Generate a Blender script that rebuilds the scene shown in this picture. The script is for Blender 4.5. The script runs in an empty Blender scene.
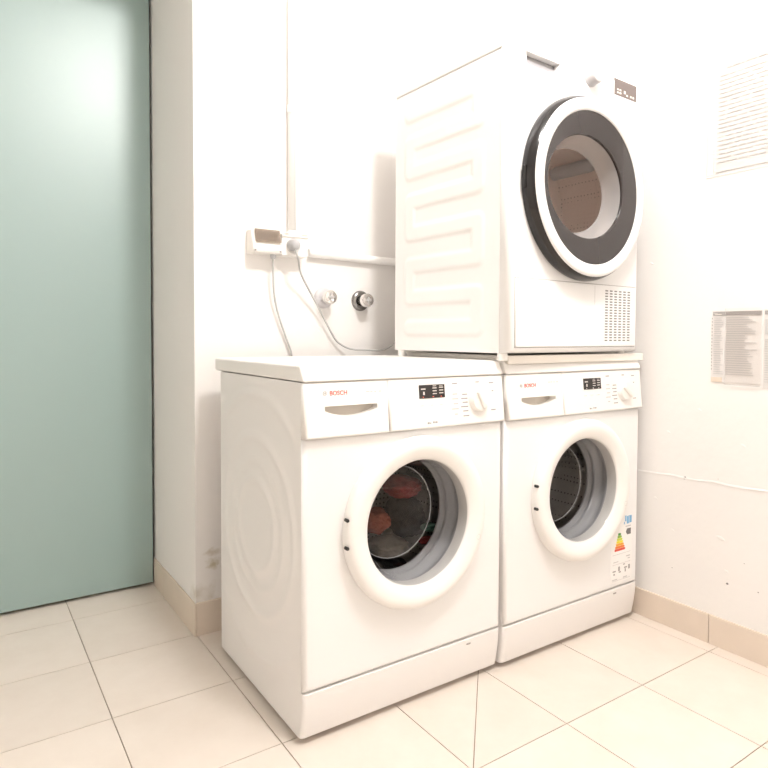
import bpy, bmesh, math, random
from mathutils import Vector, noise
PI = math.pi
S = bpy.context.scene
C = S.collection
random.seed(4)

# ------------------------------------------------------------------ camera, world, light, exposure
cam = bpy.data.objects.new('camera', bpy.data.cameras.new('camera'))
C.objects.link(cam); S.camera = cam
YAW, PITCH, ROLL = 0.5925, 0.0315, 0.0041
from mathutils import Matrix
cam.location = (-0.6204, -1.2485, 0.9208)
F = Vector((math.sin(YAW)*math.cos(PITCH), math.cos(YAW)*math.cos(PITCH), -math.sin(PITCH)))
R0 = Vector((math.cos(YAW), -math.sin(YAW), 0)); U0 = R0.cross(F)
R1 = math.cos(ROLL)*R0 + math.sin(ROLL)*U0
U1 = -math.sin(ROLL)*R0 + math.cos(ROLL)*U0
cam.rotation_euler = Matrix((R1, U1, -F)).transposed().to_euler()
cam.data.sensor_width = 36; cam.data.lens = 630.1/768*36
cam.data.shift_y = -(384-356)/768
cam.data.clip_start = 0.02

W = bpy.data.worlds.new('world'); S.world = W; W.use_nodes = True
W.node_tree.nodes['Background'].inputs[0].default_value = (1, 0.97, 0.93, 1)
W.node_tree.nodes['Background'].inputs[1].default_value = 0.02

LX, LY, LZ = 0.25, -0.85, 2.50
L = bpy.data.lights.new('ceiling_lamp_glow', 'POINT')
L.shadow_soft_size = 0.13; L.energy = 89; L.color = (1.0, 0.975, 0.95)
lo = bpy.data.objects.new('ceiling_lamp_glow', L); lo.location = (LX, LY, LZ); C.objects.link(lo)

vs = S.view_settings
S.display_settings.display_device = 'sRGB'
vs.view_transform = 'Standard'; vs.look = 'None'; vs.gamma = 1; vs.use_curve_mapping = False
vs.exposure = 0.0
S.cycles.max_bounces = 14; S.cycles.diffuse_bounces = 8; S.cycles.glossy_bounces = 5
S.cycles.transparent_max_bounces = 24

# ------------------------------------------------------------------ materials
def lin(c): return tuple((x/12.92 if x <= .04045 else ((x+.055)/1.055)**2.4) for x in c)
def mat(name, rgb, rough=.5, metal=0, coat=0, bump=0, bscale=60, spec=.5, var=0, vscale=6):
    m = bpy.data.materials.new(name); m.use_nodes = True
    nt = m.node_tree; b = nt.nodes['Principled BSDF']
    b.inputs['Base Color'].default_value = (*rgb, 1)
    b.inputs['Roughness'].default_value = rough
    b.inputs['Metallic'].default_value = metal
    b.inputs['Coat Weight'].default_value = coat
    b.inputs['Specular IOR Level'].default_value = spec
    b.inputs['Coat Roughness'].default_value = .40 if coat == 1.0 else .05
    tc = nt.nodes.new('ShaderNodeTexCoord')
    if var:
        n = nt.nodes.new('ShaderNodeTexNoise'); n.inputs['Scale'].default_value = vscale; n.inputs['Detail'].default_value = 5
        nt.links.new(tc.outputs['Object'], n.inputs['Vector'])
        mx = nt.nodes.new('ShaderNodeMix'); mx.data_type = 'RGBA'
        mx.inputs[6].default_value = (*[c*(1-var) for c in rgb], 1)
        mx.inputs[7].default_value = (*[min(1, c*(1+var)) for c in rgb], 1)
        nt.links.new(n.outputs['Fac'], mx.inputs[0]); nt.links.new(mx.outputs[2], b.inputs['Base Color'])
    if bump:
        n = nt.nodes.new('ShaderNodeTexNoise'); n.inputs['Scale'].default_value = bscale; n.inputs['Detail'].default_value = 4
        nt.links.new(tc.outputs['Object'], n.inputs['Vector'])
        bp = nt.nodes.new('ShaderNodeBump'); bp.inputs['Strength'].default_value = bump; bp.inputs['Distance'].default_value = .004
        nt.links.new(n.outputs['Fac'], bp.inputs['Height']); nt.links.new(bp.outputs[0], b.inputs['Normal'])
    return m

def glass(name, tint, ior=1.45, extra=None):
    """thin clear pane: fresnel reflection over tinted transmission"""
    m = bpy.data.materials.new(name); m.use_nodes = True
    nt = m.node_tree; nt.nodes.remove(nt.nodes['Principled BSDF'])
    out = nt.nodes['Material Output']
    tr = nt.nodes.new('ShaderNodeBsdfTransparent'); tr.inputs[0].default_value = (*tint, 1)
    gl = nt.nodes.new('ShaderNodeBsdfGlossy'); gl.inputs['Roughness'].default_value = .03
    fr = nt.nodes.new('ShaderNodeFresnel'); fr.inputs[0].default_value = 1.45
    ge = nt.nodes.new('ShaderNodeNewGeometry'); io = nt.nodes.new('ShaderNodeMapRange')
    io.inputs[3].default_value = ior; io.inputs[4].default_value = 1/ior
    nt.links.new(ge.outputs['Backfacing'], io.inputs[0]); nt.links.new(io.outputs[0], fr.inputs[0])
    mx = nt.nodes.new('ShaderNodeMixShader')
    nt.links.new(fr.outputs[0], mx.inputs[0]); nt.links.new(tr.outputs[0], mx.inputs[1]); nt.links.new(gl.outputs[0], mx.inputs[2])
    last = mx
    if extra:
        df = nt.nodes.new('ShaderNodeBsdfDiffuse'); df.inputs[0].default_value = (*extra[0], 1)
        m2 = nt.nodes.new('ShaderNodeMixShader'); m2.inputs[0].default_value = extra[1]
        nt.links.new(mx.outputs[0], m2.inputs[1]); nt.links.new(df.outputs[0], m2.inputs[2]); last = m2
    nt.links.new(last.outputs[0], out.inputs[0])
    return m

M = {}
M['wall'] = mat('white_plaster', (.83, .81, .79), .85, bump=.25, bscale=22)
M['wall_rough'] = mat('rough_plaster', (.83, .81, .79), .85, bump=.45, bscale=14)
M['ceiling'] = mat('ceiling_paint', (.86, .855, .85), .9)
M['grout'] = mat('grout', (.30, .23, .17), .9)
M['skirt'] = mat('skirting_tile', (.72, .625, .53), .5, var=.08, vscale=9)
M['mortar'] = mat('mortar', (.55, .45, .36), .9)
M['door'] = mat('green_laminate', (.275, .39, .372), .44, bump=.03, bscale=300, spec=1.0, coat=1.0)
M['white'] = mat('white_enamel', (.83, .825, .82), .32)
M['white_side'] = mat('white_sheet', (.82, .80, .785), .42)
M['plastic'] = mat('white_plastic', (.84, .825, .80), .38)
M['offwhite'] = mat('cream_plastic', (.82, .80, .765), .5)
M['recess'] = mat('recess_plastic', (.62, .57, .51), .6)
M['board'] = mat('cream_board', (.86, .825, .77), .55)
M['black'] = mat('black_gloss', (.012, .011, .011), .12)
M['display'] = mat('display_black', (.02, .016, .015), .35)
M['dryer_display'] = mat('dryer_display', (.17, .135, .125), .22)  # glare on the black display put in as a lighter brown base
M['rubber'] = mat('grey_rubber', (.50, .50, .515), .45)
M['dark'] = mat('dark_rubber', (.03, .028, .026), .7)
M['chrome'] = mat('chrome', (.82, .80, .78), .12, metal=1)
M['darkchrome'] = mat('dark_chrome', (.30, .29, .28), .2, metal=1)
M['barrel'] = mat('dark_barrel', (.014, .012, .012), .07)
M['smoke'] = mat('smoked_glass', (.030, .024, .023), .08)
M['grey'] = mat('grey_plastic', (.45, .45, .46), .45)
M['pale'] = mat('pale_grey_plastic', (.62, .60, .61), .35)
M['grey_dark'] = mat('shaded_grey_plastic', (.30, .29, .30), .5)  # shade inside the dryer's handle pocket put into the grey
M['pipe'] = mat('white_pipe', (.88, .87, .855), .4)
M['cord'] = mat('grey_cord', (.46, .45, .44), .5)
M['print'] = mat('grey_print', (.36, .34, .33), .7)
M['print_light'] = mat('pale_print', (.56, .55, .545), .7)
M['print_dark'] = mat('dark_print', (.20, .19, .19), .7)
M['red'] = mat('red_print', (.72, .13, .10), .6)
M['redled'] = mat('red_lamp', (.8, .15, .1), .4)
M['seg'] = mat('pale_segments', (.70, .66, .62), .5)
M['text_grey'] = mat('faint_print', (.60, .59, .585), .8)
M['text_pale'] = mat('very_faint_print', (.64, .63, .62), .8)
M['paper_top'] = mat('pale_paper', (.72, .71, .70), .8)
M['paper_low'] = mat('dull_paper', (.74, .715, .70), .8)
M['paper'] = mat('paper', (.87, .855, .84), .8)
M['paper_grey'] = mat('grey_paper', (.70, .68, .665), .8)
M['shade_strip'] = mat('beige_shade', (.70, .60, .50), .6)
M['sleeve'] = glass('clear_sleeve', (.985, .98, .975), 1.22)
M['glass'] = glass('washer_glass', (.80, .80, .80))
M['bowl'] = glass('dryer_glass', (.97, .95, .94))
M['bowl_side'] = glass('dryer_bowl_side', (.85, .85, .85), extra=((.60, .58, .575), .42))
M['window'] = glass('smoky_cover', (.62, .56, .50), extra=((.45, .38, .32), .35))
M['cloth_red'] = mat('red_cloth', (.28, .03, .028), .9, bump=.4, bscale=90)
M['cloth_dark'] = mat('dark_cloth', (.045, .045, .05), .9, bump=.4, bscale=90)
M['cloth_khaki'] = mat('khaki_cloth', (.22, .19, .155), .9, bump=.4, bscale=90)
M['cloth_orange'] = mat('rust_cloth', (.30, .075, .045), .9, bump=.4, bscale=90)
M['cloth_green'] = mat('green_cloth', (.06, .15, .11), .9, bump=.4, bscale=90)
M['diffuser'] = mat('lamp_diffuser', (.9, .9, .88), .5)
for nm_, c_ in (('eg', (.10, .35, .10)), ('lg', (.30, .50, .08)), ('yg', (.62, .68, .10)), ('ye', (.85, .72, .06)), ('or', (.85, .42, .06)), ('do', (.80, .22, .05)), ('rd', (.70, .08, .05)), ('bl', (.18, .42, .66)), ('pb', (.55, .68, .78))):
    M[nm_] = mat('energy_' + nm_, c_, .5)

def perforated(name, base, dark, scale, rough=.35, metal=.7):
    m = mat(name, base, rough, metal)
    nt = m.node_tree; b = nt.nodes['Principled BSDF']
    tc = nt.nodes.new('ShaderNodeTexCoord')
    v = nt.nodes.new('ShaderNodeTexVoronoi'); v.inputs['Scale'].default_value = scale; v.inputs['Randomness'].default_value = .15
    nt.links.new(tc.outputs['Object'], v.inputs['Vector'])
    r = nt.nodes.new('ShaderNodeValToRGB')
    r.color_ramp.elements[0].position = .16; r.color_ramp.elements[0].color = (*dark, 1)
    r.color_ramp.elements[1].position = .24; r.color_ramp.elements[1].color = (*base, 1)
    nt.links.new(v.outputs['Distance'], r.inputs[0]); nt.links.new(r.outputs[0], b.inputs['Base Color'])
    bp = nt.nodes.new('ShaderNodeBump'); bp.inputs['Strength'].default_value = .35; bp.inputs['Distance'].default_value = .004
    nt.links.new(v.outputs['Distance'], bp.inputs['Height']); nt.links.new(bp.outputs[0], b.inputs['Normal'])
    return m
M['drum'] = perforated('steel_drum', (.46, .43, .41), (.08, .07, .07), 70)
M['dryer_drum'] = perforated('dryer_drum_steel', (.80, .69, .62), (.50, .42, .37), 75, .55, .05)

# tile: beige with soft cloudy pattern, slight tone change per tile
m = mat('floor_tile', (.74, .655, .55), .32); M['tile'] = m
nt = m.node_tree; b = nt.nodes['Principled BSDF']
tc = nt.nodes.new('ShaderNodeTexCoord'); geo = nt.nodes.new('ShaderNodeNewGeometry')
n1 = nt.nodes.new('ShaderNodeTexNoise'); n1.inputs['Scale'].default_value = 7; n1.inputs['Detail'].default_value = 8; n1.inputs['Roughness'].default_value = .65
nt.links.new(tc.outputs['Object'], n1.inputs['Vector'])
ra = nt.nodes.new('ShaderNodeValToRGB')
ra.color_ramp.elements[0].position = .3; ra.color_ramp.elements[0].color = (.72, .64, .565, 1)
ra.color_ramp.elements[1].position = .7; ra.color_ramp.elements[1].color = (.77, .695, .625, 1)
nt.links.new(n1.outputs['Fac'], ra.inputs[0])
hs = nt.nodes.new('ShaderNodeHueSaturation')
mr = nt.nodes.new('ShaderNodeMapRange'); mr.inputs[3].default_value = .96; mr.inputs[4].default_value = 1.04
nt.links.new(geo.outputs['Random Per Island'], mr.inputs[0]); nt.links.new(mr.outputs[0], hs.inputs['Value'])
nt.links.new(ra.outputs[0], hs.inputs['Color']); nt.links.new(hs.outputs[0], b.inputs['Base Color'])
bp = nt.nodes.new('ShaderNodeBump'); bp.inputs['Strength'].default_value = .08; bp.inputs['Distance'].default_value = .003
nt.links.new(n1.outputs['Fac'], bp.inputs['Height']); nt.links.new(bp.outputs[0], b.inputs['Normal'])

# back wall: plaster with a damp, mouldy patch low down by its corner
m = mat('stained_plaster', (.83, .81, .79), .85, bump=.2, bscale=22); M['wall_stained'] = m
nt = m.node_tree; b = nt.nodes['Principled BSDF']; tc = nt.nodes.new('ShaderNodeTexCoord')
def stain(cx, cz, rx, rz, col, prev, amount, nscale):
    mp = nt.nodes.new('ShaderNodeMapping'); mp.inputs['Location'].default_value = (-cx/rx, -.652/.05, -cz/rz); mp.inputs['Scale'].default_value = (1/rx, 1/.05, 1/rz)
    nt.links.new(tc.outputs['Object'], mp.inputs['Vector'])
    ln = nt.nodes.new('ShaderNodeVectorMath'); ln.operation = 'LENGTH'; nt.links.new(mp.outputs[0], ln.inputs[0])
    n = nt.nodes.new('ShaderNodeTexNoise'); n.inputs['Scale'].default_value = nscale; n.inputs['Detail'].default_value = 6
    nt.links.new(tc.outputs['Object'], n.inputs['Vector'])
    s = nt.nodes.new('ShaderNodeMath'); s.operation = 'MULTIPLY_ADD'; s.inputs[1].default_value = 2.2; s.inputs[2].default_value = -.95
    nt.links.new(n.outputs['Fac'], s.inputs[0])
    a = nt.nodes.new('ShaderNodeMath'); a.operation = 'SUBTRACT'
    nt.links.new(s.outputs[0], a.inputs[0]); nt.links.new(ln.outputs['Value'], a.inputs[1])
    r = nt.nodes.new('ShaderNodeMapRange'); r.inputs[1].default_value = -1; r.inputs[2].default_value = .1; r.inputs[3].default_value = 0; r.inputs[4].default_value = amount
    nt.links.new(a.outputs[0], r.inputs[0])
    mx = nt.nodes.new('ShaderNodeMix'); mx.data_type = 'RGBA'
    nt.links.new(r.outputs[0], mx.inputs[0])
    if prev is None: mx.inputs[6].default_value = (.83, .81, .79, 1)
    else: nt.links.new(prev, mx.inputs[6])
    mx.inputs[7].default_value = (*col, 1)
    return mx.outputs[2]
p = stain(.022, .212, .022, .018, (.42, .36, .20), None, .7, 60)
p = stain(.022, .25, .03, .012, (.45, .37, .26), p, .6, 55)
p = stain(-.03, .125, .07, .03, (.50, .44, .34), p, .5, 35)
nt.links.new(p, b.inputs['Base Color'])

# ------------------------------------------------------------------ helpers
def obj(name, bm, material, parent=None, sharp=None, smooth=False):
    me = bpy.data.meshes.new(name)
    bmesh.ops.recalc_face_normals(bm, faces=bm.faces)
    bm.to_mesh(me); bm.free()
    if isinstance(material, (list, tuple)):
        for k in material: me.materials.append(M[k])
    else: me.materials.append(M[material])
    if smooth:
        for pl in me.polygons: pl.use_smooth = True
    if sharp is not None: me.set_sharp_from_angle(angle=math.radians(sharp))
    o = bpy.data.objects.new(name, me); C.objects.link(o)
    if parent: o.parent = parent
    return o
def thing(name, label, cat, loc=(0, 0, 0), rz=0, group=None):
    o = bpy.data.objects.new(name, None); C.objects.link(o)
    o.empty_display_size = .05
    o.location = loc; o.rotation_euler = (0, 0, rz)
    o['label'] = label; o['category'] = cat
    if group: o['group'] = group
    return o
def tag(o, label, cat, group=None):
    o['label'] = label; o['category'] = cat
    if group: o['group'] = group
    return o
def struct(o): o['kind'] = 'structure'; return o
def B(): return bmesh.new()
def box(bm, x0, x1, y0, y1, z0, z1, bev=0, seg=3):
    r = bmesh.ops.create_cube(bm, size=1)
    for v in r['verts']:
        v.co = Vector(((x0+x1)/2 + v.co.x*(x1-x0), (y0+y1)/2 + v.co.y*(y1-y0), (z0+z1)/2 + v.co.z*(z1-z0)))
    if bev:
        es = list({e for v in r['verts'] for e in v.link_edges})
        q = bmesh.ops.bevel(bm, geom=es, offset=bev, segments=seg, profile=.5, affect='EDGES')
        for f in q['faces']: f.smooth = True
        return list({v for f in q['faces'] for v in f.verts})
    return r['verts']
def lathe(bm, prof, cx=0, cz=0, n=64, axis='y', cy=0, closed=False):
    """revolve (r, h) profile about an axis"""
    rings = []
    for r, h in prof:
        if r < 1e-6:
            co = (cx, cy+h, cz) if axis == 'y' else ((cx, cy, cz+h) if axis == 'z' else (cx+h, cy, cz))
            rings.append([bm.verts.new(co)]); continue
        ring = []
        for k in range(n):
            a = 2*PI*k/n; ca, sa = r*math.cos(a), r*math.sin(a)
            co = (cx+ca, cy+h, cz+sa) if axis == 'y' else ((cx+ca, cy+sa, cz+h) if axis == 'z' else (cx+h, cy+ca, cz+sa))
            ring.append(bm.verts.new(co))
        rings.append(ring)
    prs = list(zip(rings, rings[1:]))
    if closed: prs.append((rings[-1], rings[0]))
    for A, Bq in prs:
        if len(A) == 1 and len(Bq) == 1: continue
        for k in range(n):
            j = (k+1) % n
            if len(A) == 1: f = bm.faces.new((A[0], Bq[k], Bq[j]))
            elif len(Bq) == 1: f = bm.faces.new((A[k], Bq[0], A[j]))
            else: f = bm.faces.new((A[k], Bq[k], Bq[j], A[j]))
            f.smooth = True
def catmull(pts, per=10):
    P = [Vector(p) for p in pts]; P = [2*P[0]-P[1]] + P + [2*P[-1]-P[-2]]
    out = []
    for i in range(1, len(P)-2):
        for k in range(per):
            t = k/per; a, b_, c, d = P[i-1:i+3]
            out.append(.5*((2*b_) + (c-a)*t + (2*a-5*b_+4*c-d)*t*t + (3*b_-a-3*c+d)*t**3))
    out.append(P[-2]); return out
def tube(bm, pts, r, n=12, smooth=True):
    pts = catmull(pts) if smooth else [Vector(p) for p in pts]
    rings = []; prev = None
    for i, p in enumerate(pts):
        t = (pts[min(i+1, len(pts)-1)] - pts[max(i-1, 0)]).normalized()
        if prev is None:
            u = t.orthogonal().normalized()
        else:
            u = (prev - prev.dot(t)*t).normalized()
        prev = u; w = t.cross(u)
        rings.append([bm.verts.new(p + r*(math.cos(2*PI*k/n)*u + math.sin(2*PI*k/n)*w)) for k in range(n)])
    for A, Bq in zip(rings, rings[1:]):
        for k in range(n):
            f = bm.faces.new((A[k], A[(k+1) % n], Bq[(k+1) % n], Bq[k])); f.smooth = True
    bm.faces.new(rings[0]); bm.faces.new(rings[-1])
def circle_pts(cx, cz, r, n=72): return [(cx+r*math.cos(2*PI*k/n), cz+r*math.sin(2*PI*k/n)) for k in range(n)]
def panel(bm, x0, x1, z0, z1, yf, yb, bev, holes=(), seg=4, floors=()):
    """front-facing (-y) panel with rounded rim and holes; holes = [(pts, depth)], a hole in floors is closed at its depth"""
    def rect(i, y): return [bm.verts.new((x, y, z)) for x, z in ((x0+i, z0+i), (x1-i, z0+i), (x1-i, z1-i), (x0+i, z1-i))]
    loops = []
    for k in range(seg+1):
        a = PI/2*k/seg
        loops.append(rect(bev*(1-math.sin(a)), yf+bev*(1-math.cos(a))))
    loops.append(rect(0, yb))
    edges = []
    def ring(vs):
        return [bm.edges.new((vs[k], vs[(k+1) % len(vs)])) for k in range(len(vs))]
    edges += ring(loops[0]); hl = []
    for pts, dep in holes:
        vsr = [bm.verts.new((x, yf, z)) for x, z in pts]; edges += ring(vsr); hl.append((vsr, dep))
    r = bmesh.ops.triangle_fill(bm, use_beauty=True, use_dissolve=False, edges=edges, normal=(0, -1, 0))
    for A, Bq in zip(loops, loops[1:]):
        for k in range(4):
            f = bm.faces.new((A[k], A[(k+1) % 4], Bq[(k+1) % 4], Bq[k])); f.smooth = True
    for i, (vsr, dep) in enumerate(hl):
        nv = [bm.verts.new((v.co.x, yf+dep, v.co.z)) for v in vsr]; n = len(nv)
        for k in range(n): bm.faces.new((vsr[k], vsr[(k+1) % n], nv[(k+1) % n], nv[k]))
        if i in floors: bm.faces.new(nv)
def words_on(items, y0, y1, name, mk, par):
    for x0, x1, z0, z1 in items:
        bm = B(); box(bm, x0, x1, y0, y1, z0, z1); obj(name, bm, mk, par)
def dashes(bm, items, y0, y1):
    for x0, x1, z0, z1 in items: box(bm, x0, x1, y0, y1, z0, z1)
def shear_front(o, fn):
    for v in o.data.vertices: v.co.y += fn(v.co)
def text_obj(name, s, size, material, parent, loc, rot=(PI/2, 0, 0), extrude=.0003, wide=1):
    cu = bpy.data.curves.new(name, 'FONT'); cu.body = s; cu.size = size; cu.extrude = extrude; cu.offset = .0002
    t = bpy.data.objects.new(name+'_src', cu); C.objects.link(t)
    bpy.context.view_layer.update()
    me = bpy.data.meshes.new_from_object(t.evaluated_get(bpy.context.evaluated_depsgraph_get()))
    bpy.data.objects.remove(t)
    me.materials.clear(); me.materials.append(M[material])
    Rm = Matrix.LocRotScale(Vector(loc), __import__('mathutils').Euler(rot), Vector((wide, 1, 1)))
    me.transform(Rm)
    o = bpy.data.objects.new(name, me); C.objects.link(o); o.parent = parent
    return o
def side_sheet(bm, u, y0, y1, z0, z1, fn, ny=90, nz=150):
    """sheet facing -x, pressed pattern fn(y,z) in metres outward"""
    g = [[bm.verts.new((u - fn(y0+(y1-y0)*i/ny, z0+(z1-z0)*j/nz), y0+(y1-y0)*i/ny, z0+(z1-z0)*j/nz)) for j in range(nz+1)] for i in range(ny+1)]
    for i in range(ny):
        for j in range(nz):
            f = bm.faces.new((g[i][j], g[i+1][j], g[i+1][j+1], g[i][j+1])); f.smooth = True
def sstep(a, b_, x):
    t = max(0, min(1, (x-a)/(b_-a))); return t*t*(3-2*t)

# ------------------------------------------------------------------ setting
YB = .652; XR = 1.245; XC = -.032
# floor: tiles with open joints over grout; one tile cracked corner to corner
xs = [-2.423, -2.125, -1.827, -1.529, -1.23, -.927, -.627, -.329, -.029, .269, .566, .866, 1.19, 1.30]
ys = [-2.74, -2.43, -2.12, -1.81, -1.50, -1.19, -.88, -.570, -.272, .036, .347, .66, .977, 1.287, 1.45]
bm = B(); J = .0012
def slab(poly):
    top = [bm.verts.new((x, y, 0)) for x, y in poly]; bot = [bm.verts.new((x, y, -.008)) for x, y in poly]
    bm.faces.new(top); bm.faces.new(bot[::-1]); n = len(top)
    for k in range(n): bm.faces.new((top[k], top[(k+1) % n], bot[(k+1) % n], bot[k]))
for a, b_ in zip(xs, xs[1:]):
    for c, d in zip(ys, ys[1:]):
        x0, x1, y0, y1 = a+J, b_-J, c+J, d-J
        if abs(a-.269) < .01 and abs(c+.272) < .01:
            g = .0016
            slab([(x0, y0+g), (x1-g, y1), (x0, y1)]); slab([(x0+g, y0), (x1, y0), (x1, y1-g)])
        else: slab([(x0, y0), (x1, y0), (x1, y1), (x0, y1)])
fl = struct(obj('floor', bm, 'tile'))
bm = B(); box(bm, -2.6, 1.45, -2.95, 1.6, -.08, -.0035); obj('grout', bm, 'grout', fl)

bm = B(); box(bm, XC, XR+.2, YB, 1.25, 0, 2.75); wb = struct(obj('wall_back', bm, 'wall_stained'))
bm = B(); box(bm, -2.5, -1.02, YB, 1.25, 0, 2.75); struct(obj('wall_back_left', bm, 'wall'))
bm = B(); box(bm, -1.02, XC, YB, 1.25, 2.180, 2.75); struct(obj('wall_lintel', bm, 'wall'))
bm = B(); box(bm, XR, XR+.2, -3.0, YB, 0, 2.75); wr = struct(obj('wall_right', bm, 'wall_rough'))
bm = B(); box(bm, -2.6, -2.4, -3.0, 1.25, 0, 2.75); struct(obj('wall_left', bm, 'wall'))
bm = B(); box(bm, -2.6, XR+.2, -3.0, -2.75, 0, 2.75); struct(obj('wall_front', bm, 'wall'))
bm = B(); box(bm, -2.6, XR+.2, -3.0, 1.25, 2.64, 2.8); struct(obj('ceiling', bm, 'ceiling'))

# green door in the deep opening
bm = B(); box(bm, -1.012, -.041, 1.130, 1.172, .011, 2.26, .002, 2)
dr = struct(obj('door_1', bm, 'door'))
bm = B(); lathe(bm, [(0, -.062), (.011, -.062), (.011, -.012), (.026, -.012), (.026, 0)], -.93, 1.02, 24, cy=1.13)
box(bm, -.94, -.81, 1.065, 1.083, 1.011, 1.029, .006)
obj('door_handle', bm, 'chrome', dr, sharp=40)

# right wall: plaster seam that has lifted, small chips
bm = B(); prev = None
rng = random.Random(2); N = 90
for i in range(N+1):
    y = .02 - 1.4*i/N
    z = .4785 + .012*min(1, max(0, -y/.4)) + .004*noise.noise(Vector((y*14, 3, 0))) + .0015*noise.noise(Vector((y*60, 9, 0)))
    h = .0018 + .0022*abs(noise.noise(Vector((y*22, 7, 1))))
    w = .003 + .003*abs(noise.noise(Vector((y*17, 1, 5))))
    q = [bm.verts.new((XR+.001, y, z-w*.5)), bm.verts.new((XR-h, y, z-w*.25)), bm.verts.new((XR-h*.4, y, z+w*.9)), bm.verts.new((XR+.001, y, z+w*1.3))]
    if prev:
        for k in range(3): bm.faces.new((prev[k], prev[k+1], q[k+1], q[k]))
    prev = q
obj('plaster_ridge', bm, 'wall_rough', wr)
bm = B()
for (y, z, s) in ((-.157, .4855, .006), (-.155, .481, .004), (-.293, .196, .0055), (-.12, .19, .002), (-.34, .27, .002), (-.38, .20, .003), (-.26, .5, .002)):
    pts = [(XR-.0006, y+s*(.5+.5*rng.random())*math.cos(a*PI/4)*.8, z+s*(.5+.5*rng.random())*math.sin(a*PI/4)*.7) for a in range(8)]
    a_ = [bm.verts.new(p) for p in pts]; b2 = [bm.verts.new((XR+.002, p[1], p[2])) for p in pts]
    bm.faces.new(a_)
    for k in range(8): bm.faces.new((a_[k], a_[(k+1) % 8], b2[(k+1) % 8], b2[k]))
obj('chip', bm, 'print_dark', wr)
bm = B()
for (y, z, s) in ((-.27, .325, .013), (-.10, .62, .006), (-.20, .70, .005), (-.06, .40, .006), (-.33, .61, .006), (-.29, .232, .006), (-.12, .31, .005), (-.03, 1.16, .007)):
    r_ = bmesh.ops.create_icosphere(bm, subdivisions=2, radius=1)
    for v in r_['verts']: v.co = Vector((XR + v.co.x*.0016, y+v.co.y*s, z+v.co.z*s*.45+v.co.y*.003))
obj('plaster_blob', bm, 'wall_rough', wr, smooth=True)

# skirting tiles
bm = B()
box(bm, XC+.0015, .2, .6445, YB+.001, 0, .101, .0012); box(bm, .202, .5, .6445, YB+.001, 0, .101, .0012); box(bm, .502, .8, .6445, YB+.001, 0, .101, .0012); box(bm, .802, XR, .6445, YB+.001, 0, .101, .0012)
struct(obj('baseboard_back', bm, 'skirt'))
bm = B(); box(bm, -.0385, XC, .6445, 1.0, 0, .100, .0012); box(bm, -.0385, XC, 1.002, 1.128, 0, .099, .0012)
struct(obj('baseboard_reveal', bm, 'skirt'))
bm = B()
yy = [.64, .376, .066, -.244, -.554, -.864, -1.174, -1.484, -1.794, -2.104, -2.414, -2.75]
for a, b_ in zip(yy, yy[1:]): box(bm, 1.2375, XR+.001, b_+.001, a-.001, 0, .088, .0012)
struct(obj('baseboard_right', bm, 'skirt'))
bm = B(); box(bm, -.036, XC, .648, 1.128, 0, .094); box(bm, XC, XR, .6475, YB, 0, .098); obj('mortar', bm, 'mortar', bpy.data.objects['baseboard_back'])

# ------------------------------------------------------------------ ceiling lamp (above the view)
t = thing('ceiling_lamp', 'white round ceiling lamp over the machines, above the frame', 'lamp', (LX, LY, 2.64))
bm = B(); lathe(bm, [(0, 0), (.11, 0), (.11, -.012), (.10, -.022), (0, -.024)], 0, 0, 40, axis='z'); obj('ceiling_rose', bm, 'plastic', t, sharp=40)
bm = B(); lathe(bm, [(.012, -.022), (.012, -.10), (.022, -.102), (.022, -.112), (0, -.112)], 0, 0, 24, axis='z'); obj('lamp_stem', bm, 'plastic', t, sharp=40)

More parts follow.
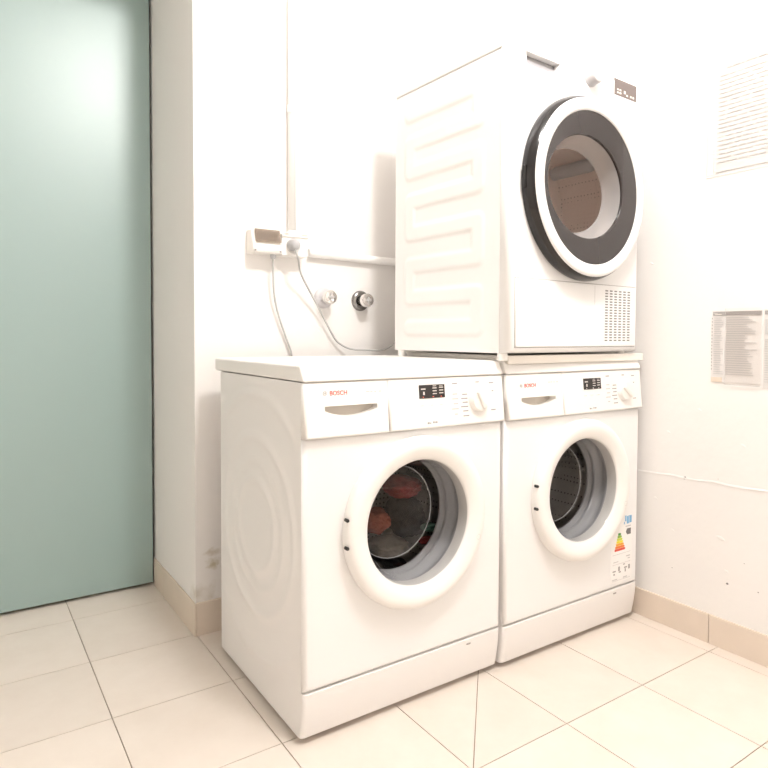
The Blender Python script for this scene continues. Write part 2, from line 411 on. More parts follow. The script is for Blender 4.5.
# ------------------------------------------------------------------ washing machines
def tilt(co):            # the fascia leans: its lower edge stands further out
    return -.013*(.8175-co.z)/.125 if co.y < -.0005 else 0
def make_washer(loc, label, second=False):
    t = thing('washing_machine', label, 'washing machine', loc, 0, 'front loading washing machines')
    D = .514
    # body: pressed side sheet with concentric rings, plain other sides
    def rings(y, z):
        d = math.hypot(y-.255, z-.44); h = 0
        for r, w, a in ((.115, .014, .0036), (.165, .013, .0024), (.225, .014, .0036)):
            h += a*math.exp(-((d-r)/w)**2)
        if z > .5 or z < .30: h += .0034*math.exp(-((d-.335)/.016)**2)
        e = min(y, D-y, z-.012, .8175-z)
        return h*sstep(.012, .05, e)
    pl_off = lambda z: .014*(max(0, .112-z)/.10)**1.6
    bm = B(); side_sheet(bm, 0, 0, D, .015, .8175, rings)
    for v in bm.verts:
        if v.co.z < .12 and v.co.y < .1: v.co.y += pl_off(v.co.z)*(1-v.co.y/.1)
    box(bm, .012, .5995, D-.004, D, .015, .8175); box(bm, .596, .6, 0, D-.004, .1222, .8175); box(bm, .596, .6, .04, D-.004, .015, .1222); box(bm, .001, .596, .04, D-.004, .015, .019)
    box(bm, .0005, .012, D-.012, D, .015, .8175)
    obj('body', bm, 'white_side', t)
    bm = B(); panel(bm, 0, .6, .1235, .6915, -.012, -.0004, .011, [(circle_pts(.307, .467, .162), .02)])
    obj('front_panel', bm, 'white', t)
    # plinth bends back towards the floor
    bm = B(); rows = []
    for z in (.0155, .0165, .03, .045, .06, .075, .09, .105, .1205, .1215):
        o_ = pl_off(z) + (.001 if z in (.0155, .1215) else 0)
        sec = [(.0003, .04)]
        for k in range(7):
            a = PI/2*k/6; sec.append((.0003+.010-.010*math.cos(a), -.002+o_-.010*math.sin(a)))
        sec += [(.6-x, y) for x, y in sec[::-1]]
        rows.append([bm.verts.new((x, y, z)) for x, y in sec])
    for A, Bq in zip(rows, rows[1:]):
        for k in range(len(A)-1):
            f = bm.faces.new((A[k], A[k+1], Bq[k+1], Bq[k])); f.smooth = True
    bm.faces.new(rows[0]); bm.faces.new(rows[-1])
    for f in bm.faces:
        if len(f.verts) == 4:
            for v in f.verts: pass
    pl = obj('plinth', bm, 'white_side', t, sharp=35)
    bm = B(); box(bm, .478, .492, -.0128, -.009, .106, .110); obj('filter_notch', bm, 'print', pl)
    # lid
    bm = B()
    box(bm, -.0015, .6015, -.0165, .558, .8185, .856, .006, 4)
    for v in bm.verts:
        if v.co.y < .1: v.co.y += .019*(v.co.z-.8185)/.0375
    obj('lid', bm, 'plastic', t)
    # fascia
    def front(name, x0, x1, mk, holes=(), floors=()):
        bm = B(); panel(bm, x0, x1, .6930, .8172, -.012, -.0004, .006, holes, floors=floors)
        o = obj(name, bm, mk, t); shear_front(o, tilt); return o
    dz = -.011 if second else 0; lz = -.007 if second else 0; pz = -.004 if second else 0
    hp = [(.05, .7635)] + [(.05 + .14*k/16, .7635 - .002 - .008 - .014*math.sin(PI*k/16)**.8) for k in range(17)] + [(.19, .7635)]
    hp = [(x, z+dz) for x, z in hp]
    dw = front('detergent_drawer', .0, .2225, 'plastic', [(hp[::-1], .022)])
    bm = B()
    a = [bm.verts.new((x, .012 if z > .758 else .002, z+dz)) for x, z in ((.048, .766), (.192, .766), (.192, .732), (.048, .732))]
    bm.faces.new(a); q = [bm.verts.new((v.co.x, .02, v.co.z)) for v in a]; bm.faces.new(q)
    for k in range(4): bm.faces.new((a[k], a[(k+1) % 4], q[(k+1) % 4], q[k]))
    hd = obj('drawer_handle', bm, 'recess', dw); shear_front(hd, lambda c: -.004)
    cp = front('control_panel', .2240, .6, 'plastic')
    yt = lambda z: -.012 - .013*(.8175-z)/.125
    def onface(bm, items, lift=.0006, name='marking', mk='print', par=None):
        bm.free()
        for x0, x1, z0, z1 in items:
            bm = B(); box(bm, x0, x1, -.012-lift, -.0115, z0, z1)
            o = obj(name, bm, mk, par or cp); shear_front(o, tilt)
        return o
    # display with readouts
    bm = B(); box(bm, .3135, .3945, -.0135, -.0115, .7675+pz, .8005+pz, .0008, 2); ds = obj('display', bm, 'display', cp); shear_front(ds, tilt)
    it = []
    for k, zz in enumerate((.791, .784, .777)):
        it += [(.355, .368, zz, zz+.0022), (.376, .389, zz+.001, zz+.0032)]
    it += [(.319, .333, .789, .792), (.325, .330, .776, .784), (.3765, .388, .7965, .7975), (.356, .367, .7965, .798)]
    onface(B(), [(a_, b_, c_+pz, d_+pz) for a_, b_, c_, d_ in it], .0018, 'readout', 'seg', ds)
    for x0, x1 in ((.3235, .327), (.354, .3585), (.380, .3835)):
        onface(B(), [(x0, x1, .7695+pz, .7720+pz)], .002, 'indicator_light', 'redled' if not second else 'seg', ds)
    for k in range(3):
        x = .322 + .030*k
        bm = B(); box(bm, x-.008, x+.008, -.0127, -.0115, .7475+pz, .7525+pz, .0005, 2); bt = obj('button', bm, 'plastic', cp); shear_front(bt, tilt)
        onface(B(), [(x-.004, x+.003, .7495+pz, .7510+pz)], .0012, 'button_mark', 'print_light', bt)
    # programme dial
    kx, kz = .506, .7575 + pz
    bm = B(); lathe(bm, [(.0345, .003), (.0335, -.004), (.031, -.006), (.0295, -.012), (.0275, -.0145), (0, -.0150)], kx, kz, 40, cy=yt(kz))
    dl = obj('program_dial', bm, 'plastic', cp, sharp=50)
    bm = B(); box(bm, -.0075, .0075, -.024, -.010, -.027, .027, .005, 3)
    ang = .5 if not second else .9
    for v in bm.verts:
        x, z = v.co.x, v.co.z
        v.co = Vector((kx + x*math.cos(ang)+z*math.sin(-ang), v.co.y+yt(kz)+.002, kz + x*math.sin(ang)+z*math.cos(ang)))
    obj('dial_grip', bm, 'plastic', dl)
    # printed programme words round the dial (illegible in the photo)
    lst = [(.420, .437, .799), (.452, .469, .770), (.448, .469, .7595), (.452, .469, .7495), (.446, .470, .7385), (.452, .470, .7275), (.452, .472, .7150),
           (.500, .512, .800), (.548, .563, .7965), (.556, .562, .775), (.550, .566, .7250)]
    onface(B(), [(a_, b_, z, z+.0030) for a_, b_, z in lst], .0005, 'program_word', 'print')
    lst = [(.420, .436, .772), (.418, .438, .7600), (.422, .437, .7475), (.416, .438, .7345), (.424, .434, .7210)]
    onface(B(), [(a_, b_, z, z+.0032) for a_, b_, z in lst], .0005, 'option_word', 'print_light')
    onface(B(), [(.335, .341, .704, .7085), (.343, .346, .704, .7075), (.352, .357, .705, .7095), (.359, .366, .705, .709)], .0005, 'model_word', 'print')
    onface(B(), [(.160, .170, .7905, .793), (.172, .178, .7905, .793), (.183, .188, .790, .793), (.195, .202, .790, .793)], .0005, 'series_word', 'print_light', dw)
    # maker's red word and its round emblem
    lg = text_obj('logo_text', 'BOSCH', .0145, 'red', dw, (.0635, yt(.792+lz)-.0003, .7875+lz), wide=.98)
    bm = B(); lathe(bm, [(.0052, -.0006), (.0042, -.0006)], .0515, .7925+lz, 20, cy=yt(.792+lz))
    for a_, b_, c_, d_ in ((.0492, .0500, .7897, .7953), (.0530, .0538, .7897, .7953), (.0492, .0538, .7920, .7929)): box(bm, a_, b_, yt(.792+lz)-.0006, yt(.792+lz), c_+lz, d_+lz)
    obj('logo_emblem', bm, 'print', dw)
    # round door
    cx, cz = .309, .4655
    bm = B(); lathe(bm, [(.200, -.0115), (.2100, -.0122), (.2118, -.019), (.2112, -.029), (.2085, -.0365), (.2030, -.0418), (.195, -.0448), (.186, -.0450), (.176, -.0425), (.166, -.0385), (.1580, -.0345), (.1545, -.031), (.1535, -.026), (.1535, .006), (.164, .006), (.164, -.0115)], cx, cz, 96, closed=True)
    do = obj('door', bm, 'plastic', t, sharp=60)
    bm = B(); lathe(bm, [(.1535, -.028), (.1500, -.022), (.147, -.006), (.140, .02), (.132, .05), (.1265, .074), (.119, .085), (.107, .0905), (.05, .094), (0, .0945)], cx, cz, 72)
    obj('door_glass', bm, 'glass', do)
    bm = B(); lathe(bm, [(.1195, .0830), (.1207, .0818), (.1203, .0808), (.1190, .0820)], cx, cz, 72, closed=True); obj('glass_rim', bm, 'rubber', do)
    bm = B(); box(bm, .101, .108, -.030, -.0115, cz-.022, cz+.036, .003); hg = obj('hinge', bm, 'plastic', do)
    for dz in (-.025, .039):
        bm = B(); lathe(bm, [(0, .008), (.0040, .007), (.0042, -.003), (.003, -.0055), (0, -.006)], .0985, cz+dz, 16, cy=-.034); obj('hinge_bolt', bm, 'dark', hg, sharp=50)
    bm = B(); lathe(bm, [(.0072, 0), (.0066, 0)], .488, .402, 20, cy=-.0452); obj('door_mark', bm, 'print_light', do)
    # inside: bellows and drum
    bm = B(); lathe(bm, [(.1615, -.001), (.1585, .010), (.158, .016), (.166, .022), (.171, .034), (.166, .044), (.155, .048), (.151, .054), (.155, .060), (.163, .063), (.160, .070), (.149, .072), (.147, .078), (.152, .083)], cx, cz, 72)
    obj('door_seal', bm, 'rubber', t)
    bm = B(); lathe(bm, [(.151, .084), (.160, .081), (.170, .086), (.236, .092), (.240, .10), (.240, .36), (.225, .372), (.12, .372), (.09, .36), (0, .36)], cx, cz, 72)
    dm = obj('drum', bm, 'drum', t, sharp=40)
    for k in range(3):
        a = .6 + 2*PI*k/3
        bm = B(); box(bm, -.022, .022, .12, .33, -.05, 0, .014, 3)
        for v in bm.verts:
            x, z = v.co.x*(1-.5*(-v.co.z)/.05), v.co.z + .239
            v.co.x, v.co.z = cx + x*math.cos(a) - z*math.sin(a), cz + x*math.sin(a) + z*math.cos(a)
        obj('drum_paddle', bm, 'drum', dm)
    for x, y in ((.05, .055), (.55, .055), (.05, .46), (.55, .46)):
        bm = B(); lathe(bm, [(0, 0), (.024, 0), (.024, .008), (.012, .009), (.012, .0145), (0, .0145)], x, y, 20, axis='z', cy=0)
        for v in bm.verts: v.co = Vector((v.co.x, y + v.co.y, v.co.z - y))
        obj('foot', bm, 'dark', t, sharp=40)
    return t

w1 = make_washer((0, 0, 0), 'left white washing machine with mixed laundry behind its round door')
w2 = make_washer((.608, -.008, 0), 'right white washing machine under the dryer, empty drum, energy sticker on front', True)

# energy sticker on the front of the right machine
bm = B(); box(bm, .462, .5705, -.0128, -.0118, .140, .350)
el = obj('energy_label', bm, 'paper', w2); el['label'] = 'white energy sticker with coloured arrow bars'
Y0, Y1 = -.0136, -.0127
bm = B()
words_on(((.532, .538, .331, .349), (.541, .5485, .322, .346), (.5505, .5535, .322, .348), (.556, .5655, .324, .347), (.527, .530, .322, .330)), Y0, Y1, 'label_header', 'bl', el)
words_on([(.535, .562, .3125, .3155), (.465, .49, .325, .345)], Y0, Y1, 'label_text', 'print_light', el)
bm = B(); pts = [(.537, .2965), (.543, .306), (.562, .306), (.562, .287), (.543, .287)]
a = [bm.verts.new((x, Y0, z)) for x, z in pts]; q = [bm.verts.new((x, Y1, z)) for x, z in pts]; bm.faces.new(a); bm.faces.new(q)
for k in range(5): bm.faces.new((a[k], a[(k+1) % 5], q[(k+1) % 5], q[k]))
obj('rating_arrow', bm, 'print_dark', el)
for k, mk in enumerate(('eg', 'lg', 'yg', 'ye', 'or', 'do', 'rd')):
    z1 = .2975 - k*.0082; z0 = z1 - .0072; x1 = .508 + .0038*k; x0 = .4975 - .0028*k
    bm = B(); pts = [(x0, z0), (x1, z0), (x1+.004, (z0+z1)/2), (x1, z1), (x0, z1)]
    a = [bm.verts.new((x, Y0, z)) for x, z in pts]; q = [bm.verts.new((x, Y1, z)) for x, z in pts]; bm.faces.new(a); bm.faces.new(q)
    for i in range(5): bm.faces.new((a[i], a[(i+1) % 5], q[(i+1) % 5], q[i]))
    obj('rating_bar', bm, mk, el)
words_on([(.47, .562, .2300, .2308), (.47, .562, .1985, .1992), (.47, .562, .1465, .1472), (.540, .560, .216, .219), (.548, .560, .208, .2105), (.475, .50, .206, .208), (.525, .545, .150, .153), (.470, .495, .150, .1525)], Y0, Y1, 'label_text', 'print_light', el)
words_on([(.500, .508, .176, .190), (.503, .513, .170, .174), (.472, .487, .176, .180), (.476, .483, .166, .171), (.530, .545, .180, .184), (.534, .539, .168, .178), (.552, .560, .174, .188), (.525, .533, .192, .195)], Y0, Y1, 'label_icon', 'print', el)

# laundry in the left drum
def garment(name, c, rad, mk, seed, label, amp=.5):
    bm = B(); bmesh.ops.create_icosphere(bm, subdivisions=5, radius=1)
    for v in bm.verts:
        d = v.co.normalized(); o_ = Vector((seed*7.3, seed*2.1, seed))
        f = 1 + amp*.45*noise.noise(d*1.3+o_) + amp*.30*abs(noise.noise(d*2.8+o_)) + amp*.16*noise.noise(d*6+o_)
        v.co = Vector((d.x*rad[0]*f, d.y*rad[1]*f, d.z*rad[2]*f))
    zmin = min(v.co.z for v in bm.verts)
    for v in bm.verts: v.co.z -= zmin
    o = obj(name, bm, mk, None, smooth=True); o.location = (c[0], c[1], c[2]+zmin)
    tag(o, label, 'laundry', 'laundry inside the left washing machine'); return o
garment('dark_garment', (.335, .225, .270), (.095, .065, .022), 'cloth_dark', 1, 'dark crumpled garment at the bottom of the left washer drum')
garment('black_garment', (.455, .235, .395), (.052, .062, .062), 'cloth_dark', 5, 'black garment in the middle of the left washer window')
garment('khaki_garment', (.355, .180, .340), (.058, .048, .026), 'cloth_khaki', 2, 'khaki garment at the lower left of the left washer window')
garment('rust_garment', (.315, .185, .415), (.042, .045, .032), 'cloth_orange', 4, 'rust coloured garment at the left edge of the left washer window')
garment('red_garment', (.415, .195, .497), (.050, .050, .030), 'cloth_red', 3, 'red garment near the top of the left washer window')
garment('green_garment', (.462, .128, .388), (.024, .020, .011), 'cloth_green', 6, 'small green garment at the right side of the left washer window')
garment('coral_garment', (.455, .128, .352), (.026, .020, .009), 'cloth_red', 7, 'small coral red garment just under the green one in the left washer')

# ------------------------------------------------------------------ board and dryer
bm = B(); box(bm, .613, 1.223, -.020, .50, .8562, .8690, .0015, 2); box(bm, .613, 1.223, -.020, -.0155, .8465, .8575, .001, 1)
tag(obj('stacking_board', bm, 'board'), 'thin cream board lying on the right washer under the dryer', 'board')

dy = thing('tumble_dryer', 'white tumble dryer with dark-rimmed round door, standing on the right washer', 'tumble dryer', (.5767, -.0229, .8763), .0431)
Wd, Dd, H = .598, .46, .8054
lev = [.735, .645, .555, .465, .365, .265, .165, .070]
path = []
for k, z in enumerate(lev):
    a, b_ = (.385, .085) if k % 2 == 0 else (.085, .385)
    path += [(a, z), (b_, z)]
def dseg(p, a, b_):
    ax, ay = a; bx, by = b_; px_, py_ = p
    L2 = (bx-ax)**2+(by-ay)**2; t_ = max(0, min(1, ((px_-ax)*(bx-ax)+(py_-ay)*(by-ay))/L2))
    return math.hypot(px_-ax-t_*(bx-ax), py_-ay-t_*(by-ay))
def meander(y, z):
    d = min(dseg((y, z), path[k], path[k+1]) for k in range(len(path)-1))
    return .0032*(1-sstep(.016, .030, d))
bm = B(); side_sheet(bm, 0, 0, Dd, 0, H, meander, 90, 160)
box(bm, Wd-.004, Wd, 0, Dd-.004, 0, H); box(bm, .0005, Wd-.0005, Dd-.004, Dd, 0, H); box(bm, .001, Wd-.004, 0, Dd-.004, 0, .004)
obj('body', bm, 'white_side', dy)
bm = B(); box(bm, -.001, Wd+.001, -.010, Dd+.004, H+.001, H+.035, .006, 3); obj('lid', bm, 'plastic', dy)
FY = -.035; ucx, ucz = .2985, .466
ZS = .722
pk = [(.052, .800), (.193, .800), (.178, .766), (.055, .766)]
bm = B(); panel(bm, 0, Wd, .0, H+.034, FY, .002, .022, [(circle_pts(ucx, ucz, .225), .03), ([(.050, .803), (.196, .803), (.181, .763), (.052, .763)], .03)], seg=6); obj('front_panel', bm, 'white', dy)
bm = B(); panel(bm, .0225, .5755, ZS, H+.0115, FY-.0006, FY+.001, .0005, [(pk, .022)], seg=2, floors=(0,)); cp = obj('control_panel', bm, 'white', dy)
bm = B()
a = [bm.verts.new((x, y, z)) for x, y, z in ((.053, FY+.019, .799), (.192, FY+.019, .799), (.177, FY+.006, .767), (.056, FY+.006, .767))]
q = [bm.verts.new((v.co.x, FY+.0215, v.co.z)) for v in a]; bm.faces.new(a); bm.faces.new(q)
for k in range(4): bm.faces.new((a[k], a[(k+1) % 4], q[(k+1) % 4], q[k]))
obj('water_container_handle', bm, 'grey_dark', cp)
bm = B(); lathe(bm, [(.030, 0), (.030, -.004), (.0265, -.008), (.0255, -.026), (.0235, -.029), (0, -.0295)], .331, .800, 40, cy=FY)
dl = obj('program_dial', bm, 'pale', cp, sharp=40)
bm = B(); lathe(bm, [(.0232, -.0292), (.0225, -.0305), (0, -.031)], .331, .800, 40, cy=FY); obj('dial_cap', bm, 'white', dl)
bm = B(); box(bm, .4485, .565, FY-.0012, FY+.001, .7765, .8255, .0008, 2); ds = obj('display', bm, 'dryer_display', cp)
words_on([(.462, .470, .792, .797), (.474, .483, .792, .797), (.462, .470, .783, .788), (.474, .483, .783, .788), (.497, .506, .788, .797), (.510, .518, .783, .788), (.53, .538, .783, .789), (.543, .551, .783, .789)], FY-.0018, FY-.001, 'readout', 'seg', ds)
words_on([(.047, .062, .8225, .8255), (.065, .080, .8225, .8255), (.047, .055, .812, .8145), (.058, .074, .812, .8145), (.055, .063, .741, .7425), (.066, .075, .741, .7425)], FY-.0006, FY+.0005, 'logo_word', 'print_light', cp)
# flap and grille at the bottom
bm = B(); panel(bm, .0205, .5765, .0165, .2005, FY-.003, FY+.001, .002, seg=2); fp = obj('filter_flap', bm, 'white', dy)
bm = B(); box(bm, .0188, .5782, FY-.0003, FY+.0008, .0148, .2022); obj('flap_gap', bm, 'print', fp)
bm = B(); box(bm, .3625, .3635, FY-.0035, FY-.0028, .14, .197); obj('flap_seam', bm, 'print_light', fp)
bm = B()
for i in range(6):
    for k in range(19):
        x = .415 + i*.0232; z = .0325 + k*.0083
        box(bm, x, x+.0135, FY-.0034, FY-.0028, z, z+.0038)
obj('vent_grille', bm, 'print_dark', fp)
# round door: dark barrel, white ring, smoked annulus, clear bowl
bm = B(); lathe(bm, [(.226, FY), (.2585, FY), (.2610, FY-.006), (.2605, FY-.018), (.2565, FY-.030), (.2500, FY-.0385), (.2460, FY-.041), (.226, FY-.036)], ucx, ucz, 96, closed=True)
do = obj('door', bm, 'barrel', dy, sharp=40); do['label'] = 'glossy black door rim'
bm = B(); lathe(bm, [(.2495, FY-.036), (.2500, FY-.0400), (.2475, FY-.0435), (.240, FY-.0455), (.224, FY-.0450), (.2165, FY-.0425), (.2150, FY-.0395), (.2150, FY-.030), (.230, FY-.030)], ucx, ucz, 96, closed=True)
obj('door_ring', bm, 'white', do, sharp=50)
def loft(bm, rows, n=80, cap=False):
    rr = [[bm.verts.new((cx+a*math.cos(2*PI*k/n), y, cz+b_*math.sin(2*PI*k/n))) for k in range(n)] for cx, cz, a, b_, y in rows]
    for A, Bq in zip(rr, rr[1:]):
        for k in range(n):
            f = bm.faces.new((A[k], A[(k+1) % n], Bq[(k+1) % n], Bq[k])); f.smooth = True
    if cap:
        c = bm.verts.new((rows[-1][0], rows[-1][4]+.003, rows[-1][1]))
        for k in range(n):
            f = bm.faces.new((rr[-1][k], rr[-1][(k+1) % n], c)); f.smooth = True
ex, ez = .270, .466
bm = B(); loft(bm, [(ucx, ucz, .2160, .2160, FY-.031), (ucx, ucz, .2160, .2160, FY-.0395), (ex, ez, .171, .145, FY-.0395), (ex, ez, .169, .143, FY-.037), (ex, ez, .169, .143, FY-.031), (ucx, ucz, .2160, .2160, FY-.031)])
obj('door_annulus', bm, 'smoke', do, sharp=30)
bm = B(); loft(bm, [(ex, ez, .170, .144, FY-.034), (ex, ez, .167, .141, FY-.028), (ex+.002, ez, .160, .133, FY-.008), (ex+.004, ez, .153, .124, FY+.012), (ex+.005, ez, .148, .119, FY+.020)])
bw = obj('glass_bowl', bm, 'bowl_side', do)
bm = B(); loft(bm, [(ex+.005, ez, .148, .119, FY+.020), (ex+.005, ez, .135, .108, FY+.026), (ex+.005, ez, .07, .05, FY+.030)], cap=True); obj('bowl_bottom', bm, 'bowl', bw)
bm = B(); box(bm, -.004, .008, -.012, 0, -.03, .03, .003)
for v in bm.verts: v.co += Vector((ucx-.262, FY-.006, ucz))
obj('door_grip', bm, 'black', do)
bm = B(); lathe(bm, [(.226, -.004), (.205, .006), (.20, .03), (.205, .045), (.262, .05), (.268, .06), (.268, .24), (.255, .25), (.10, .25), (.08, .24), (0, .24)], ucx, ucz, 72)
dm = obj('drum', bm, 'dryer_drum', dy, sharp=40)
for k in range(3):
    a = 1.1 + 2*PI*k/3
    bm = B(); box(bm, -.02, .02, .07, .235, -.045, 0, .012, 3)
    for v in bm.verts:
        x, z = v.co.x, v.co.z + .267
        v.co.x, v.co.z = ucx + x*math.cos(a) - z*math.sin(a), ucz + x*math.sin(a) + z*math.cos(a)
    obj('drum_paddle', bm, 'grey', dm)
for x, y, zb_ in ((.014, .002, -.0200), (.555, .002, -.0072), (.012, .436, -.0200), (.555, .41, -.0072)):
    bm = B(); lathe(bm, [(0, zb_), (.014, zb_), (.014, .0), (0, .0)], 0, 0, 20, axis='z')
    for v in bm.verts: v.co += Vector((x, y, 0))
    obj('foot', bm, 'plastic', dy, sharp=40)

# ------------------------------------------------------------------ things on the back wall
bm = B(); tube(bm, [(.285, YB-.0135, 1.255), (.285, YB-.0135, 2.64)], .0135, 20, False)
vp = tag(obj('conduit_pipe', bm, 'pipe'), 'white vertical conduit pipe running up the wall from the socket', 'pipe')
bm = B(); lathe(bm, [(.0162, -.012), (.0162, .012), (.0135, .0125)], .285, 1.655, 20, axis='z', cy=YB-.0145); obj('pipe_coupling', bm, 'pipe', vp, sharp=40)
bm = B(); box(bm, .269, .301, YB-.03, YB, 1.2475, 1.262, .003); obj('pipe_collar', bm, 'pipe', vp)
bm = B(); tube(bm, [(.345, YB-.0135, 1.196), (XR, YB-.0135, 1.180)], .0135, 20, False)
tag(obj('conduit_pipe', bm, 'pipe'), 'white horizontal conduit pipe running right from the socket to behind the dryer', 'pipe')

bx = thing('switch_box', 'cream wall switch box with a smoky window, left of the socket', 'electrical box', (.133, YB, 1.178))
bm = B()
pr = [(0, 0), (-.052, 0), (-.060, .006), (-.060, .022), (-.042, .073), (0, .075)]
A = [bm.verts.new((0, y, z)) for y, z in pr]; Bq = [bm.verts.new((.0975, y, z)) for y, z in pr]
bm.faces.new(A); bm.faces.new(Bq)
for k in range(len(pr)): bm.faces.new((A[k], A[(k+1) % 6], Bq[(k+1) % 6], Bq[k]))
bmesh.ops.bevel(bm, geom=bm.edges[:], offset=.0025, segments=2, affect='EDGES')
obj('box_body', bm, 'offwhite', bx)
def slope(x, s, lift): # along the slanted face, s 0..1 from bottom to top
    n = Vector((0, -.943, .333)); p = Vector((x, -.060+.018*s, .022+.051*s)); return p + n*lift
def slopebox(bm, x0, x1, s0, s1, l0, l1):
    a = [bm.verts.new(slope(x, s, l)) for l in (l0, l1) for x, s in ((x0, s0), (x1, s0), (x1, s1), (x0, s1))]
    for f in ((0, 1, 2, 3), (4, 5, 6, 7), (0, 1, 5, 4), (1, 2, 6, 5), (2, 3, 7, 6), (3, 0, 4, 7)): bm.faces.new([a[i] for i in f])
bm = B(); slopebox(bm, .010, .090, .22, .97, .0002, .0012); wn = obj('cover_window', bm, 'recess', bx)
bm = B(); slopebox(bm, .028, .074, .30, .86, .0012, .004); obj('breaker', bm, 'paper_grey', wn)
bm = B(); slopebox(bm, .033, .040, .42, .72, .004, .0055); slopebox(bm, .045, .056, .42, .78, .004, .006); slopebox(bm, .060, .069, .38, .66, .004, .0055); obj('breaker_switch', bm, 'print', wn)
bm = B(); slopebox(bm, .008, .092, .20, .99, .007, .0085); obj('cover', bm, 'window', wn)
bm = B(); box(bm, .004, .009, -.0615, -.0585, .005, .010); box(bm, .088, .093, -.0615, -.0585, .005, .010); obj('screw', bm, 'print', bx)
bm = B(); lathe(bm, [(0, -.012), (.007, -.012), (.009, -.004), (.009, .004), (0, .004)], .0, 0, 16, axis='z')
for v in bm.verts: v.co += Vector((.076, -.035, -.002))
obj('cable_gland', bm, 'grey', bx, sharp=40)

sk = thing('wall_socket', 'white surface wall socket with a plug in it', 'socket', (.2325, YB, 1.176))
bm = B(); box(bm, 0, .092, -.050, 0, 0, .066, .004); obj('socket_body', bm, 'plastic', sk)
bm = B(); box(bm, -.002, .094, -.055, 0, .0595, .0705, .003); fl_ = obj('hinged_cover', bm, 'offwhite', sk)
bm = B(); box(bm, .006, .022, -.0560, -.048, .0665, .0715); box(bm, .068, .086, -.0560, -.048, .0665, .0715); obj('cover_hinge', bm, 'recess', fl_)
bm = B(); lathe(bm, [(.024, 0), (.024, -.004), (.021, -.0045), (.020, -.001)], .040, .033, 32, cy=-.05); obj('socket_well', bm, 'paper_grey', sk, sharp=40)

bm = B()
lathe(bm, [(0, .004), (.0165, .004), (.0185, -.004), (.0185, -.016), (.015, -.028), (.010, -.034), (0, -.036)], 0, 0, 28, cy=0)
pg = thing('power_cord', 'grey power cord with plug, from the socket down to behind the dryer', 'cord', (.2660, YB-.054, 1.210))
obj('plug', bm, 'grey', pg, sharp=40)
o0 = Vector(pg.location)
cp_ = [(.2660, .575, 1.196), (.274, .570, 1.165), (.302, .60, 1.115), (.372, .625, 1.022), (.440, .635, .918), (.47, .632, .890), (.505, .622, .8755), (.56, .61, .872), (.62, .60, .873), (.66, .575, .90), (.68, .51, .95)]
bm = B(); tube(bm, [Vector(p) - o0 for p in cp_], .0032, 10); obj('cable', bm, 'cord', pg)
bm = B(); tube(bm, [(.209, .618, 1.172), (.2115, .622, 1.12), (.2175, .628, 1.053), (.235, .636, .99), (.262, .640, .92), (.285, .642, .86), (.30, .640, .75), (.31, .62, .55), (.33, .61, .30)], .0030, 10)
tag(obj('power_cord', bm, 'cord'), 'thin grey cord hanging from the switch box to behind the left washer', 'cord')

def tap(x, z, label, ring, inner, hub):
    t = thing('water_tap', label, 'tap', (x, YB, z), 0, 'water taps on the back wall')
    bm = B(); lathe(bm, [(.036, 0), (.0355, -.004), (.030, -.009), (.020, -.011), (.013, -.011)], 0, 0, 36); obj('rosette', bm, ring, t, sharp=45)
    bm = B(); lathe(bm, [(.013, -.009), (.013, -.026), (.019, -.027), (.019, -.034), (.0165, -.035)], 0, 0, 28); obj('tap_stem', bm, inner, t, sharp=40)
    bm = B(); lathe(bm, [(.0205, -.034), (.0235, -.037), (.0235, -.052), (.021, -.056), (.013, -.058), (.012, -.053), (0, -.053)], 0, 0, 8 if hub == 'oct' else 28); h = obj('tap_cap', bm, 'chrome', t, sharp=35)
    bm = B(); box(bm, -.012, .012, -.0585, -.052, -.0025, .0025, .001, 1); box(bm, -.0025, .0025, -.0585, -.052, -.012, .012, .001, 1); obj('cap_mark', bm, 'print_light', h)
tap(.409, 1.050, 'left chrome water tap with pale rosette, beside the grey cord', 'pale', 'chrome', 'round')
tap(.556, 1.045, 'right chrome water tap with dark rosette, nearer the dryer', 'darkchrome', 'darkchrome', 'round')

# ------------------------------------------------------------------ notices on the right wall
def sheet(name, mk, y0, y1, z0, z1, lift, label, cat='notice', th=.0006, group=None):
    o = thing(name, label, cat, (XR, (y0+y1)/2, z0), 0, group)
    bm = B(); n = 20; F_, K_ = [], []
    for i in range(n+1):
        for j in range(n+1):
            y = y0+(y1-y0)*i/n; z = z0+(z1-z0)*j/n
            w = lift + .0014*(.5+.5*noise.noise(Vector((y*9, z*6, lift*900))))
            F_.append(bm.verts.new((-w, y-(y0+y1)/2, z-z0))); K_.append(bm.verts.new((-w+th, y-(y0+y1)/2, z-z0)))
    at = lambda i, j: i*(n+1)+j
    for i in range(n):
        for j in range(n):
            for G in (F_, K_): bm.faces.new((G[at(i, j)], G[at(i+1, j)], G[at(i+1, j+1)], G[at(i, j+1)]))
    rim = [at(i, 0) for i in range(n)] + [at(n, j) for j in range(n)] + [at(i, n) for i in range(n, 0, -1)] + [at(0, j) for j in range(n, 0, -1)]
    for k in range(len(rim)):
        a_, b_ = rim[k], rim[(k+1) % len(rim)]; bm.faces.new((F_[a_], F_[b_], K_[b_], K_[a_]))
    obj('sheet', bm, mk, o)
    return o
def marks(par, name, items, mk, x):      # items: y_left (towards the corner) , y_right, z0, z1 in world
    bm = B()
    for a, b_, z0, z1 in items:
        box(bm, -x-.0006, -x+.0003, min(a, b_)-par.location.y, max(a, b_)-par.location.y, z0-par.location.z, z1-par.location.z)
    return obj(name, bm, mk, par)
rg = random.Random(9)
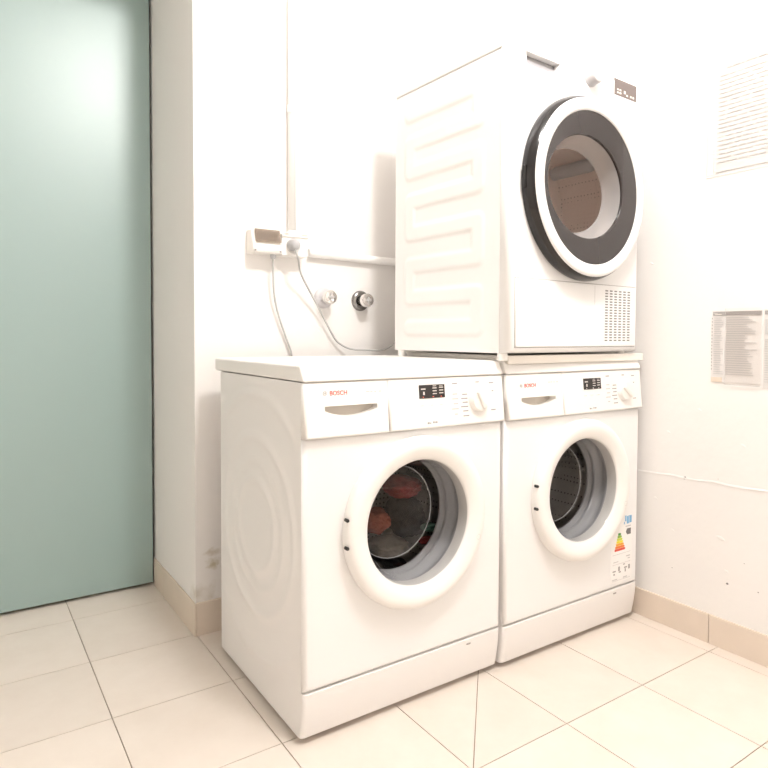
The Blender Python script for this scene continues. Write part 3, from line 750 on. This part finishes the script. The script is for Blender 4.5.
# upper notice in a punched sleeve
p1 = sheet('paper_notice', 'paper_top', -.236, -.450, 1.408, 1.716, .0012, 'upper pale printed notice on the right wall, in a punched clear sleeve')
marks(p1, 'notice_title', [(-.262, -.276, 1.7045, 1.7095), (-.279, -.300, 1.7045, 1.7095), (-.304, -.312, 1.7045, 1.7095), (-.316, -.345, 1.7045, 1.7095), (-.35, -.40, 1.7045, 1.7095)], 'print_light', .0032)
it = []
for k in range(21):
    z = 1.685 - k*.0125
    y = -.242
    while y > -.43:
        w = rg.uniform(.012, .04); it.append((y, max(-.44, y-w), z, z+.0035)); y -= w + rg.uniform(.003, .008)
marks(p1, 'notice_text', it, 'text_pale', .0032)
bm = B(); box(bm, -.0049, -.0043, -.460-p1.location.y, -.2085-p1.location.y, 1.400-p1.location.z, 1.720-p1.location.z)
sl = obj('clear_sleeve', bm, 'sleeve', p1)
bm = B()
for z in (1.44, 1.475, 1.52, 1.60, 1.645, 1.68):
    lathe(bm, [(.0042, 0), (.0028, 0)], 0, 0, 12, axis='x')
    for v in bm.verts[-24:]: v.co = Vector((-.0053, v.co.y-.219-p1.location.y, v.co.z+z-p1.location.z))
obj('sleeve_hole', bm, 'paper_grey', sl)
bm = B(); box(bm, -.0054, -.0048, -.46-p1.location.y, -.2085-p1.location.y, 1.400-p1.location.z, 1.4025-p1.location.z); box(bm, -.0054, -.0048, -.2100-p1.location.y, -.2085-p1.location.y, 1.400-p1.location.z, 1.70-p1.location.z)
box(bm, -.0054, -.0048, -.2305-p1.location.y, -.2297-p1.location.y, 1.400-p1.location.z, 1.70-p1.location.z)
obj('sleeve_seam', bm, 'print_light', sl)

# lower left notice: dark heading bar, ragged punched margin
p2 = sheet('paper_notice', 'paper_low', -.233, -.3755, .789, .9985, .0010, 'lower notice on the right wall with a dark heading bar and punched left edge')
marks(p2, 'heading_bar', [(-.2365, -.374, .9855, .9965)], 'print', .0030)
marks(p2, 'heading_text', [(-.242, -.262, .9875, .9895), (-.24, -.25, .9905, .992)], 'seg', .0034)
it = []
for k in range(26):
    z = .9775 - k*.0066
    it.append((-.240, -.240-rg.uniform(.018, .030), z, z+.0023)); 
    a = -.276
    it.append((a, a-rg.uniform(.05, .088), z, z+.0023))
marks(p2, 'notice_text', it, 'text_grey', .0030)
marks(p2, 'punched_margin', [(-.2335, -.2352, .975-k*.010, .975-k*.010+.0045) for k in range(16)], 'print', .0030)
marks(p2, 'shade_strip', [(-.2335, -.266, .789, .803)], 'shade_strip', .0028)  # beige shade at the sheet's lower left, put in as a flat coloured strip
# clear sleeve sheet over it
p3 = sheet('paper_notice', 'sleeve', -.274, -.374, .783, 1.006, .0046, 'clear plastic sleeve hung over the lower notice', 'sleeve', .0003)
marks(p3, 'sleeve_edge', [(-.274, -.374, .783, .7845), (-.274, -.2748, .783, 1.006)], 'print_light', .0060)
p3.name = 'plastic_sleeve'
p4 = sheet('paper_notice', 'paper_grey', -.380, -.520, .779, 1.000, .0010, 'grey printed notice cut by the right edge of the photo')
marks(p4, 'heading_bar', [(-.382, -.518, .9855, .9965)], 'print', .0030)
marks(p4, 'picture_block', [(-.384, -.45, .93, .972)], 'print_light', .0030)
marks(p4, 'notice_text', [(-.384, -.384-rg.uniform(.08, .13), .915-k*.0066, .9175-k*.0066) for k in range(19)], 'text_grey', .0030)
